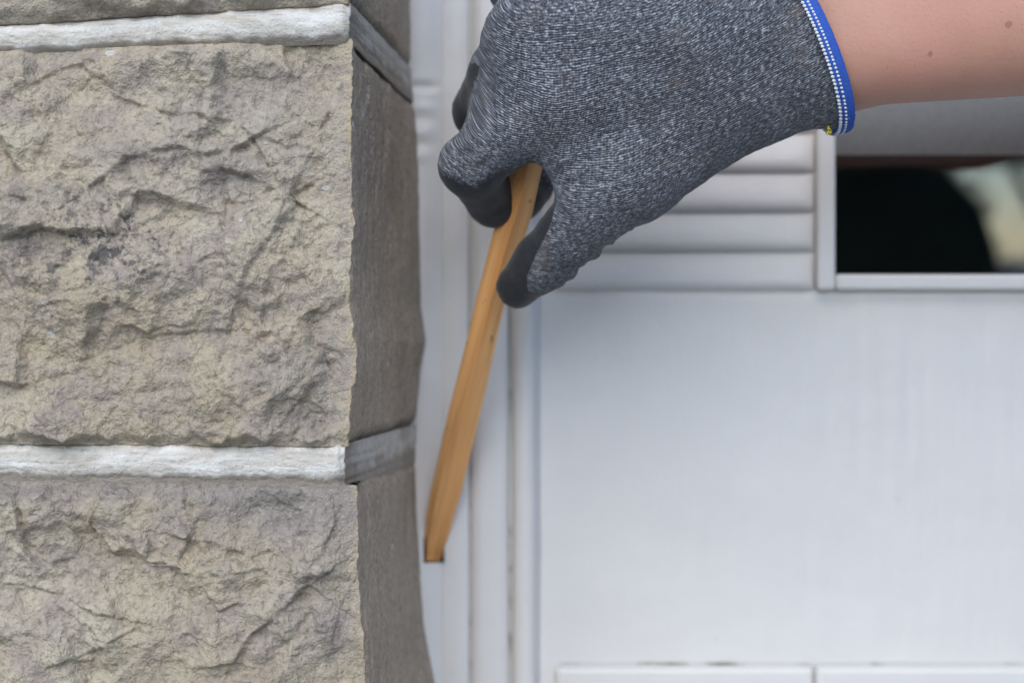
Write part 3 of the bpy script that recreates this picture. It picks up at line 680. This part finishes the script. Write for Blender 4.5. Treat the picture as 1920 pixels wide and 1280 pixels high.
def surface_nets(Fv, ax):
    nx, ny, nz = Fv.shape; ins = Fv < 0
    cnt = np.zeros((nx - 1, ny - 1, nz - 1), np.int8)
    for i in (0, 1):
        for j in (0, 1):
            for k in (0, 1): cnt += ins[i:nx - 1 + i, j:ny - 1 + j, k:nz - 1 + k]
    act = np.argwhere((cnt > 0) & (cnt < 8)); del cnt
    acc = np.zeros((len(act), 3)); num = np.zeros(len(act))
    cor = [(i, j, k) for i in (0, 1) for j in (0, 1) for k in (0, 1)]
    val = {c: Fv[act[:, 0] + c[0], act[:, 1] + c[1], act[:, 2] + c[2]] for c in cor}
    for c in cor:
        for a in range(3):
            if c[a] == 0:
                d = list(c); d[a] = 1; d = tuple(d); v0, v1 = val[c], val[d]
                m = (v0 < 0) != (v1 < 0); t = np.where(m, v0 / np.where(m, v0 - v1, 1), 0)
                p = np.array(c, float)[None, :] + 0 * acc; p[:, a] += t
                acc += p * m[:, None]; num += m
    hs = np.array([a_[1] - a_[0] for a_ in ax]); org = np.array([a_[0] for a_ in ax])
    V = org + (act + acc / num[:, None]) * hs
    vid = np.full((nx - 1, ny - 1, nz - 1), -1, np.int32); vid[act[:, 0], act[:, 1], act[:, 2]] = np.arange(len(act))
    faces = []
    for a in range(3):
        b, c = (a + 1) % 3, (a + 2) % 3
        sl0 = [slice(None)] * 3; sl1 = [slice(None)] * 3; sl0[a] = slice(0, -1); sl1[a] = slice(1, None)
        ch = ins[tuple(sl0)] != ins[tuple(sl1)]
        e = np.argwhere(ch); ok = (e[:, b] > 0) & (e[:, c] > 0) & (e[:, b] < Fv.shape[b] - 1) & (e[:, c] < Fv.shape[c] - 1); e = e[ok]
        pos = ins[e[:, 0], e[:, 1], e[:, 2]]
        def at(ob, oc):
            q = e.copy(); q[:, b] += ob; q[:, c] += oc; return vid[q[:, 0], q[:, 1], q[:, 2]]
        q = np.stack([at(-1, -1), at(0, -1), at(0, 0), at(-1, 0)], -1)
        q[~pos] = q[~pos][:, ::-1]; faces.append(q)
    return V, np.concatenate(faces)
def relax(V, Fq, it=2, lam=.5):
    for _ in range(it):
        acc = np.zeros_like(V); n = np.zeros(len(V))
        for a in range(4):
            i, j = Fq[:, a], Fq[:, (a + 1) % 4]
            for c in range(3): acc[:, c] += np.bincount(i, V[j, c], len(V)) + np.bincount(j, V[i, c], len(V))
            n += np.bincount(i, minlength=len(V)) + np.bincount(j, minlength=len(V))
        V = V + lam * (acc / n[:, None] - V)
    return V
def J(px, py, d, r): return (P(px, py, d), r * d / F)      # joint: place and radius (radius given in photo px)
def chain(Pt, js, k):
    f = None
    for (a, ra), (b, rb) in zip(js[:-1], js[1:]):
        g = cone(Pt, a, b, ra, rb); f = g if f is None else smin(f, g, k)
    return f
HAND = dict(
    index=[J(1060, 185, .612, 70), J(975, 240, .620, 62), J(882, 310, .636, 57), J(925, 376, .6605, 47), J(975, 372, .674, 40), J(1006, 350, .680, 34)],
    middle=[J(985, 72, .616, 74), J(940, 137, .634, 59), J(897, 208, .662, 46), J(930, 300, .688, 40), J(1000, 330, .692, 38)],
    ring=[J(1000, -50, .622, 68), J(975, -20, .645, 55), J(984, 12, .682, 46), J(1000, 110, .700, 40), J(1050, 170, .695, 36)],
    little=[J(1030, -165, .635, 58), J(1010, -130, .66, 48), J(1030, -80, .692, 40), J(1060, 10, .705, 35)],
    thumb=[J(1400, 165, .618, 100), J(1190, 330, .618, 84), J(1120, 385, .623, 66), J(1068, 440, .634, 55), J(1015, 492, .646, 49), J(972, 537, .6565, 41)],
    web=[J(1075, 225, .617, 70), J(1080, 290, .620, 56), J(1130, 340, .622, 60)],
    mc=[[J(1060, 185, .612, 70), J(1300, 150, .612, 96), J(1560, 150, .617, 92)], [J(985, 72, .616, 74), J(1250, 70, .606, 84), J(1560, 95, .613, 98)],
        [J(1000, -50, .622, 68), J(1250, 0, .612, 84), J(1560, 45, .615, 94)], [J(1030, -165, .635, 58), J(1250, -90, .628, 76), J(1560, -5, .620, 84)],
        [J(1180, 250, .622, 78), J(1400, 170, .622, 92)]])
CUFF_A, CUFF_B = P(1510, 0, .595), P(1578, 250, .62)
cd = CUFF_B - CUFF_A; CUFF_N = np.cross(cd, [0, -1, .12]); CUFF_N /= np.linalg.norm(CUFF_N)
if CUFF_N[0] < 0: CUFF_N = -CUFF_N
CUFF_O = .5 * (CUFF_A + CUFF_B)
def hand_sdf(Pt):
    f = None
    for c in HAND['mc']:
        g = chain(Pt, c, .006); f = g if f is None else smin(f, g, .013)
    f = smin(f, chain(Pt, HAND['web'], .008), .012)
    f = smin(f, chain(Pt, HAND['thumb'], .006), .010)
    fi = chain(Pt, HAND['index'], .004); fm = chain(Pt, HAND['middle'], .004); fr = chain(Pt, HAND['ring'], .004); fl_ = chain(Pt, HAND['little'], .004)
    f = smin(f, smin(smin(fi, fm, .007), smin(fr, fl_, .0025), .0025), .007)
    f = smin(f, cone(Pt, *[q for q in (J(1000, 135, .6140, 1)[0], J(925, 228, .6350, 1)[0])], .0142, .0108), .008)
    # bunched cloth along the thumb
    for px, py, d, r in ((1066, 508, .641, 17), (1045, 525, .645, 13), (1090, 488, .638, 10), (1114, 472, .635, 15), (1144, 448, .632, 11), (1182, 426, .629, 9)):
        a, ra = J(px, py, d, r); b, rb = J(px - 26, py - 34, d - .011, r * .6); f = smin(f, cone(Pt, a, b, ra, rb), .0020)
    return f
def plane(Pt, o, n): return (Pt[0] - o[0]) * n[0] + (Pt[1] - o[1]) * n[1] + (Pt[2] - o[2]) * n[2]

person = empty('person', (.74, .26, 0), 'person in a dark top reaching in with a grey knit work glove', 'person')
ax, Pt = grid((XW(800, .64), .545, ZC + .012), (XW(1600, .61) + .01, .735, ZC + .195), .00105)
fh = hand_sdf(Pt)
pc = plane(Pt, CUFF_O, CUFF_N)
fg = np.maximum(fh, pc)
V, Fq = surface_nets(fg, ax); V = relax(V, Fq, 2, .5)
# small folds of the cloth
cxn, czn = V[:, 0] * 1000, (V[:, 2] - ZC) * 1000
Vc = [V[:, i].astype(np.float32) for i in range(3)]
e = .0012
def grad(fn, Vc):
    g = np.stack([fn([Vc[j] + (e if j == i else 0) for j in range(3)]) - fn([Vc[j] - (e if j == i else 0) for j in range(3)]) for i in range(3)], -1)
    return g / np.linalg.norm(g, axis=1)[:, None]
NV = grad(hand_sdf, Vc)
cr = lambda x0, y0, x1, y1, w, a: -a * np.exp(-(polyline_dist(ppx, ppy, [(x0, y0), ((x0 + x1) / 2 + 6, (y0 + y1) / 2 - 5), (x1, y1)])[0] / w) ** 2)
ppx = 960 + V[:, 0] / V[:, 1] * F; ppy = 640 - (V[:, 2] - ZC) / V[:, 1] * F
crease = cr(1040, 330, 1110, 300, 9, .0009) + cr(1052, 350, 1140, 345, 8, .0008) + cr(960, 120, 985, 190, 10, .0007) + cr(1075, 470, 1040, 425, 7, .0007) + cr(1098, 455, 1062, 405, 7, .0007) + cr(1130, 440, 1090, 385, 9, .0006) + cr(865, 300, 900, 262, 8, .0006) + cr(900, 318, 930, 280, 8, .0006) + cr(1480, 60, 1500, 200, 12, .0007) + cr(1430, 150, 1480, 235, 12, .0007) + cr(1200, 330, 1300, 260, 16, .0008)
fold = crease + .0007 * fbm(cxn / 16 + czn / 22, czn / 12 - cxn / 40, 5, 3) + .00018 * fbm(cxn / 5, czn / 4, 6, 3)
inner = plane(Vc, CUFF_O, CUFF_N) < -.002
V = V + NV * (fold * inner)[:, None]
glove = link_mesh('glove', V, Fq, M['knit'], person)
px = 960 + V[:, 0] / V[:, 1] * F; py = 640 - (V[:, 2] - ZC) / V[:, 1] * F
mm = .6 / F
sx = px - 1005
vv = (py + np.where(sx > 0, 180 * (np.sqrt(1 + (sx / 190.) ** 2) - 1) * .62, 260 * (np.sqrt(1 + (sx / 260.) ** 2) - 1) * .9)) * mm + .55 * (V[:, 1] - .6)
uu = px * mm + .35 * (V[:, 1] - .6)
vattr(glove, 'knit', np.stack([uu, vv, 0 * uu], -1))
attr(glove, 'rib', .32 + 1.15 * np.exp(-(((px - 1010) / 230) ** 2 + ((py - 250) / 190) ** 2)))
attr(glove, 'grime', .15 + 1.3 * blob(px, py, 1000, 95, 100, 85) + .5 * blob(px, py, 1110, 440, 60, 50))
# black palm coating: finger pads, thumb pad, palm side (normals that face away from the back of the hand)
def seg_t(V, js):
    best = np.full(len(V), 1e9)
    for (a, ra), (b, rb) in zip(js[:-1], js[1:]):
        best = np.minimum(best, cone([V[:, 0], V[:, 1], V[:, 2]], a, b, ra, rb))
    return best
c_palm = sstep(.25, .75, NV[:, 1])
d_tips = np.minimum(seg_t(V, HAND['index'][2:]), np.minimum(seg_t(V, HAND['middle'][2:]), np.minimum(seg_t(V, HAND['ring'][2:]), seg_t(V, HAND['little'][2:]))))
facing = NV[:, 1] * .75 - NV[:, 2] * .55 + NV[:, 0] * .25
c_fing = sstep(.004, .0005, d_tips) * sstep(-.42, .12, facing + .35 * (V[:, 1] - .64) / .03)
# thumb: pad faces the stick (to the left and down), boundary runs from the web to the thumb tip
dl, sd = polyline_dist(px, py, [(1052, 352), (1046, 372), (1030, 430), (1004, 480), (988, 520), (990, 545), (1040, 560), (1120, 560)])
in_th = sstep(.006, .001, seg_t(V, HAND['thumb'][2:]))
c_th = in_th * np.clip(.5 + sd * dl / 14, 0, 1)
# underside of the index finger and of the web
dl2, sd2 = polyline_dist(px, py, [(780, 285), (835, 325), (890, 350), (935, 318), (985, 318), (1030, 352), (1052, 352)])
in_ix = sstep(.006, .001, np.minimum(seg_t(V, HAND['index']), seg_t(V, HAND['web'])))
c_ix = in_ix * np.clip(.5 + sd2 * dl2 / 60, 0, 1) * (px < 1052)
dl3, sd3 = polyline_dist(px, py, [(905, 120), (893, 160), (886, 200), (872, 245)])
c_md = sstep(.005, .001, seg_t(V, HAND['middle'][1:])) * np.clip(.5 + sd3 * dl3 / 40, 0, 1) * (py > 120) * (py < 262)
coat = np.clip(np.maximum.reduce([c_palm, c_th, c_ix, c_md, c_fing * 0]), 0, 1)
attr(glove, 'coat', coat)
# blue overlock band round the cuff, white stitches and a loose yellow end
ax2, Pt2 = grid((XW(1490, .6), .548, ZC - .02 + .095), (XW(1610, .62), .70, ZC + .20), .0008)
f2 = hand_sdf(Pt2); p2 = plane(Pt2, CUFF_O, CUFF_N)
bw = .0023
q1 = np.abs(p2) - bw; q2 = np.abs(f2 - .0002) - .0013
fb = np.sqrt(np.maximum(q1, 0) ** 2 + np.maximum(q2, 0) ** 2) + np.minimum(np.maximum(q1, q2), 0) - .0007
Vb, Fb = surface_nets(fb, ax2); Vb = relax(Vb, Fb, 2, .5)
band = link_mesh('cuff_band', Vb, Fb, M['blue'], glove)
# stitches: walk round the cuff
def cuff_point(th, off):
    a1 = np.array(cd) / np.linalg.norm(cd); a2 = np.cross(CUFF_N, a1)
    base = P(1545, 70, .615); base = base - CUFF_N * float((base - CUFF_O) @ CUFF_N) + CUFF_N * off
    dr = a1 * math.cos(th) + a2 * math.sin(th); lo, hi = 0.0, .09
    for _ in range(22):
        mid = .5 * (lo + hi); q = base + dr * mid
        if float(hand_sdf([np.array([q[i]], np.float32) for i in range(3)])[0]) < .0021: lo = mid
        else: hi = mid
    return base + dr * lo
sv, sf = [], []
def bead_geo(a, b, r):
    a, b = np.array(a), np.array(b); ax_ = b - a; L = np.linalg.norm(ax_); ax_ /= L
    u = np.cross(ax_, [0, 1, .3]); u /= np.linalg.norm(u); w = np.cross(ax_, u); n0 = len(sv)
    for t, k in ((0, .45), (.22, 1), (.78, 1), (1, .45)):
        for j in range(6):
            an = j * math.pi / 3; sv.append(a + ax_ * L * t + (u * math.cos(an) + w * math.sin(an)) * r * k)
    for s in range(3):
        for j in range(6): sf.append((n0 + s * 6 + j, n0 + s * 6 + (j + 1) % 6, n0 + (s + 1) * 6 + (j + 1) % 6, n0 + (s + 1) * 6 + j))
NST = 118
for i in range(NST):
    t0 = i * 2 * math.pi / NST; dt = 2 * math.pi / NST; jit = random.uniform(-.1, .1) * dt
    bead_geo(cuff_point(t0 + jit, -.0037), cuff_point(t0 + dt * .62 + jit, -.0027), .0006)
    bead_geo(cuff_point(t0 + dt * .3 + jit, -.0014), cuff_point(t0 + dt * .85 + jit, -.0008), .00052)
st_o = link_mesh('stitching', np.array(sv), np.array(sf), M['white'], glove); tag(st_o, kind='stuff')
sv, sf = [], []
y0 = P(1557, 240, .612)
for i in range(7):
    q = y0 + np.array([random.uniform(-.0010, .0006), random.uniform(-.001, .001), random.uniform(-.0022, .0004)])
    bead_geo(q, q + np.array([random.uniform(-.0014, .0012), random.uniform(-.001, .001), random.uniform(-.0012, .0008)]), .00055)
link_mesh('loose_thread', np.array(sv), np.array(sf), M['yellow'], glove)

# body: one continuous figure, standing beside the door and facing the stone jamb
W0 = P(1500, 92, .613); W1 = P(1560, 68, .612)
ELB = np.array([.432, .545, ZC + .150]); SHO = np.array([.700, .440, ZC + .165])
bxp, byp = .745, .26
def body_sdf(Pt, part='all'):
    f = cone(Pt, W0 + [0, .005, .013], W1 + [0, .004, .010], .015, .0185); f = smin(f, cone(Pt, W0 + [0, .005, -.006], W1 + [0, .004, -.0095], .015, .0185), .010)
    m = W1 * .45 + ELB * .55
    f = smin(f, cone(Pt, W1 + [0, .004, .010], m + [0, 0, .016], .0185, .034), .012); f = smin(f, cone(Pt, W1 + [0, .004, -.0095], m + [0, .004, -.002], .0185, .036), .012)
    f = smin(f, cone(Pt, m + [0, .002, .006], ELB, .040, .041), .02)
    f = smin(f, cone(Pt, ELB, SHO, .041, .056), .015)
    lsh = np.array([.755, .075, ZC + .165]); lel = np.array([.735, .02, ZC - .13]); lwr = np.array([.66, .03, ZC - .36])
    f2 = cone(Pt, lsh, lel, .052, .040); f2 = smin(f2, cone(Pt, lel, lwr, .039, .027), .012)
    f2 = smin(f2, cone(Pt, lwr, lwr + [-.02, .01, -.08], .027, .034), .01)
    for k in range(4): f2 = smin(f2, cone(Pt, lwr + [-.045 + .026 * k * .7, .012 + .004 * k, -.10], lwr + [-.065 + .022 * k, .02, -.175 + .008 * abs(k - 1.5)], .0095, .008), .005)
    f2 = smin(f2, cone(Pt, lwr + [-.045, -.002, -.05], lwr + [-.085, .0, -.115], .012, .009), .006)
    # torso
    t = ellip(Pt, (bxp, byp, ZC + .05), (.125, .185, .20)); t = smin(t, ellip(Pt, (bxp + .005, byp, ZC - .18), (.115, .160, .17)), .08)
    t = smin(t, ellip(Pt, (bxp, byp, ZC - .33), (.125, .180, .14)), .08); t = smin(t, cone(Pt, SHO, lsh, .055, .055), .05)
    nk = np.array([bxp - .02, byp, ZC + .20]); hd = np.array([bxp - .055, byp + .01, ZC + .37])
    t = smin(t, cone(Pt, nk, hd - [0, 0, .05], .062, .055), .03)
    h = ellip(Pt, hd + [.012, 0, .02], (.098, .075, .105)); h = smin(h, ellip(Pt, hd + [-.03, 0, -.05], (.065, .058, .065)), .03)
    h = smin(h, cone(Pt, hd + [-.083, 0, .015], hd + [-.104, 0, -.022], .010, .015), .012)
    for s in (-1, 1):
        h = smin(h, ellip(Pt, hd + [.012, s * .076, 0], (.018, .010, .030)), .006)
        h = np.maximum(h, -(cone(Pt, hd + [-.098, s * .032, .018], hd + [-.098, s * .033, .018], .013, .013)))
    t = smin(t, h, .015); f = smin(smin(f, f2, .02), t, .03)
    for s in (-1, 1):
        hp = np.array([bxp, byp + s * .09, ZC - .36]); kn = np.array([bxp - .02, byp + s * .10, .50]); an = np.array([bxp + .01, byp + s * .11, .085])
        l = cone(Pt, hp, kn, .088, .058); l = smin(l, cone(Pt, kn, an, .057, .037), .03); l = smin(l, cone(Pt, kn + [.02, 0, -.1], kn + [.015, 0, -.22], .052, .045), .03)
        l = smin(l, cone(Pt, an + [.02, 0, -.045], an + [-.15, s * .02, -.05], .036, .028), .02)
        f = smin(f, l, .03)
    return f
ax3, Pt3 = grid((W0[0] - .02, -.06, -.0), (.92, .66, ZC + .55), .0062)
fb3 = body_sdf(Pt3)
Vb, Fb = surface_nets(fb3, ax3)
# keep the arm fine: split the faces of the bare forearm once, then put every vertex back on the true surface
Vq = [Vb[:, i] for i in range(3)]
Vb = relax(Vb, Fb, 2, .4)
bm = bmesh.new()
body = link_mesh('body', Vb, Fb, M['skin'], person)
bm.free(); bm = bmesh.new(); bm.from_mesh(body.data)
fs = [f for f in bm.faces if f.calc_center_median().x < .36]
es = list({e_ for f in fs for e_ in f.edges})
bmesh.ops.subdivide_edges(bm, edges=es, cuts=2, use_grid_fill=True)
bmesh.ops.triangulate(bm, faces=[f for f in bm.faces if len(f.verts) > 4])
co = np.array([v.co[:] for v in bm.verts]); nz_ = co[:, 0] < .37
cc = [co[:, i].copy() for i in range(3)]
for _ in range(2):
    d_ = body_sdf(cc); gN = grad(body_sdf, cc)
    for i in range(3): cc[i] = np.where(nz_, cc[i] - d_ * gN[:, i], cc[i])
for v, a, b, c in zip(bm.verts, *cc): v.co = (a, b, c)
for f in bm.faces: f.smooth = True
bm.to_mesh(body.data); bm.free()
# clothes: shells over the body
zz3 = Pt3[2]; xx3 = Pt3[0]; yy3 = Pt3[1]
jk = np.maximum(np.maximum(fb3 - .012, (ZC - .40) - zz3), zz3 - (ZC + .215)); jk = np.maximum(jk, .535 - xx3)
legs = np.maximum(np.maximum(fb3 - .013, zz3 - (ZC - .36)), .10 - zz3); legs = np.maximum(legs, .685 - xx3 + np.where(zz3 < ZC - .2, -.09, 0)); 
lh = cone(Pt3, (.735, .02, ZC - .13), (.60, .05, ZC - .56), .07, .09); legs = np.maximum(legs, -(lh - .0))
sh = np.maximum(fb3 - .010, zz3 - .11)
for nm, ff, mt in (('jacket', jk, 'jacket'), ('trousers', legs, 'trousers'), ('shoes', sh, 'shoe')):
    Vj, Fj = surface_nets(ff, ax3); Vj[:, 2] = np.maximum(Vj[:, 2], .002)
    if nm == 'shoes':
        for s in (-1, 1):
            mk = (Vj[:, 1] > byp) if s > 0 else (Vj[:, 1] <= byp); fk = mk[Fj].all(1); ids = np.unique(Fj[fk]); re = np.full(len(Vj), -1); re[ids] = np.arange(len(ids))
            if len(ids): link_mesh('shoe', Vj[ids], re[Fj[fk]], M[mt], person)
    else: link_mesh(nm, relax(Vj, Fj, 2), Fj, M[mt], person)
hd = np.array([bxp - .055, byp + .01, ZC + .37])
hr = np.maximum(ellip(Pt3, hd + [.016, 0, .026], (.106, .085, .108)), -(ellip(Pt3, hd + [-.10, 0, -.05], (.085, .10, .105)))); hr = np.maximum(hr, hd[2] - .07 - zz3)
Vj, Fj = surface_nets(hr, ax3); link_mesh('hair', relax(Vj, Fj, 1), Fj, M['hair'], person)
for s in (-1, 1):
    bm = bmesh.new(); bmesh.ops.create_uvsphere(bm, u_segments=12, v_segments=8, radius=.0125)
    for v in bm.verts: v.co += Vector(hd + [-.083, s * .032, .018])
    bm_obj('eye', bm, M['eye'], person, True)
bm = bmesh.new(); bmesh.ops.create_uvsphere(bm, u_segments=14, v_segments=8, radius=1)
for v in bm.verts: v.co = Vector((v.co.x * .010, v.co.y * .024, v.co.z * .008)) + Vector(hd + [-.090, 0, -.058])
bm_obj('mouth', bm, M['lip'], person, True)
keep_parent(person)

# ---------------------------------------------------------------- what the window mirrors: yew mass and beam added for its dark parts, bare tree
hx0, hx1, hy0, hy1, hz1 = -.6, 1.70, -4.6, -3.6, ZC + .35  # added yew shape, gives the rounded dark area of the window reflection
added_hedge = empty('added_hedge', (.7, -4.1, 0), 'dark clipped yew mass added to darken the reflection in the door window', 'added_hedge')
def added_hedge_mesh():
    n = 26
    def surf(u, v):      # u along, v round the section
        x = hx0 + (hx1 - hx0) * u
        return x
    xs = np.linspace(0, 1, 60); th = np.linspace(0, math.pi, 30)
    V = np.zeros((60, 30, 3))
    for i, u in enumerate(xs):
        x = hx0 + (hx1 - hx0) * u; k = min(1.0, (1 - u) / .15); hgt = hz1 * (.74 + .26 * math.sqrt(max(0, 1 - (1 - k) ** 2))) if k < 1 else hz1
        if u > .995: hgt = hz1 * .2
        for j, t in enumerate(th):
            c, s = math.cos(t), math.sin(t); se = lambda q: math.copysign(abs(q) ** .35, q)
            V[i, j] = (x, .5 * (hy0 + hy1) + .5 * (hy1 - hy0) * se(c), max(0, hgt * abs(s) ** .35))
    V[:, :, 0] += .03 * fbm(V[:, :, 1] * 4, V[:, :, 2] * 4, 8, 3)
    idx = np.arange(60 * 30).reshape(60, 30)
    Fq = np.stack([idx[:-1, :-1], idx[1:, :-1], idx[1:, 1:], idx[:-1, 1:]], -1).reshape(-1, 4)
    link_mesh('core', V.reshape(-1, 3), Fq, M['leaf'], added_hedge)
    r = np.random.default_rng(3); k = 9000
    i = r.integers(0, 58, k); j = r.integers(1, 28, k); p = V[i, j] + r.normal(0, .03, (k, 3)); p[:, 2] = np.maximum(p[:, 2], .02)
    a = r.normal(0, 1, (k, 3)); a /= np.linalg.norm(a, axis=1)[:, None]; b = np.cross(a, r.normal(0, 1, (k, 3))); b /= np.linalg.norm(b, axis=1)[:, None]
    q = np.stack([p - a * .03, p + b * .008, p + a * .03, p - b * .008], 1)
    o = link_mesh('leaves', q.reshape(-1, 3), np.arange(4 * k).reshape(k, 4), M['leaf'], added_hedge, False); tag(o, kind='stuff')
added_hedge_mesh(); keep_parent(added_hedge)
TILT = math.radians(2.0)
sky_block = empty('added_sky_block', (1.5, -8, 0), 'dark timber beam on posts added to keep sky out of the window reflection', 'added_beam')
zb = ZC + (.12 - 2 * TILT) * (.787 * 2 + 8)
box('beam', -3.2, 6.2, -8.08, -7.92, zb, zb + .24, M['beam'], sky_block, .006)  # added beam, blocks the mirrored sky over the blind
for x in (-3.0, 6.0): box('post', x - .07, x + .07, -8.07, -7.93, 0, zb + .003, M['beam'], sky_block, .006)
keep_parent(sky_block)
def bare_tree(bx_, by_, label):
    bm = bmesh.new(); r = random.Random(11)
    def limb(p, d, L, rad, depth):
        n = 4; q = p.copy(); prev = None
        for s in range(n + 1):
            rr = rad * (1 - .35 * s / n); u = d.orthogonal().normalized(); w = d.cross(u).normalized()
            ring = [bm.verts.new(q + (u * math.cos(a) + w * math.sin(a)) * rr) for a in (0, 1.257, 2.513, 3.77, 5.027)]
            if prev:
                for j in range(5): bm.faces.new((prev[j], prev[(j + 1) % 5], ring[(j + 1) % 5], ring[j]))
            prev = ring
            if s < n:
                q = q + d * (L / n); d = (d + Vector((r.uniform(-.16, .16), r.uniform(-.16, .16), r.uniform(-.05, .14)))).normalized()
            if depth > 0 and s >= 1 and s < n + 1:
                for _ in range(1 if s < n else 2):
                    nd = (d + Vector((r.uniform(-1, 1), r.uniform(-1, 1), r.uniform(-.1, .7)))).normalized()
                    limb(q.copy(), nd, L * r.uniform(.5, .72), rr * .55, depth - 1)
    limb(Vector((bx_, by_, -.05)), Vector((0, 0, 1)), 1.9, .10, 4)
    o = bm_obj('bare_tree', bm, M['bark'], None, True)
    return tag(o, label, 'tree')
bare_tree(4.1, -9.5, 'leafless grey tree mirrored at the edge of the door window')
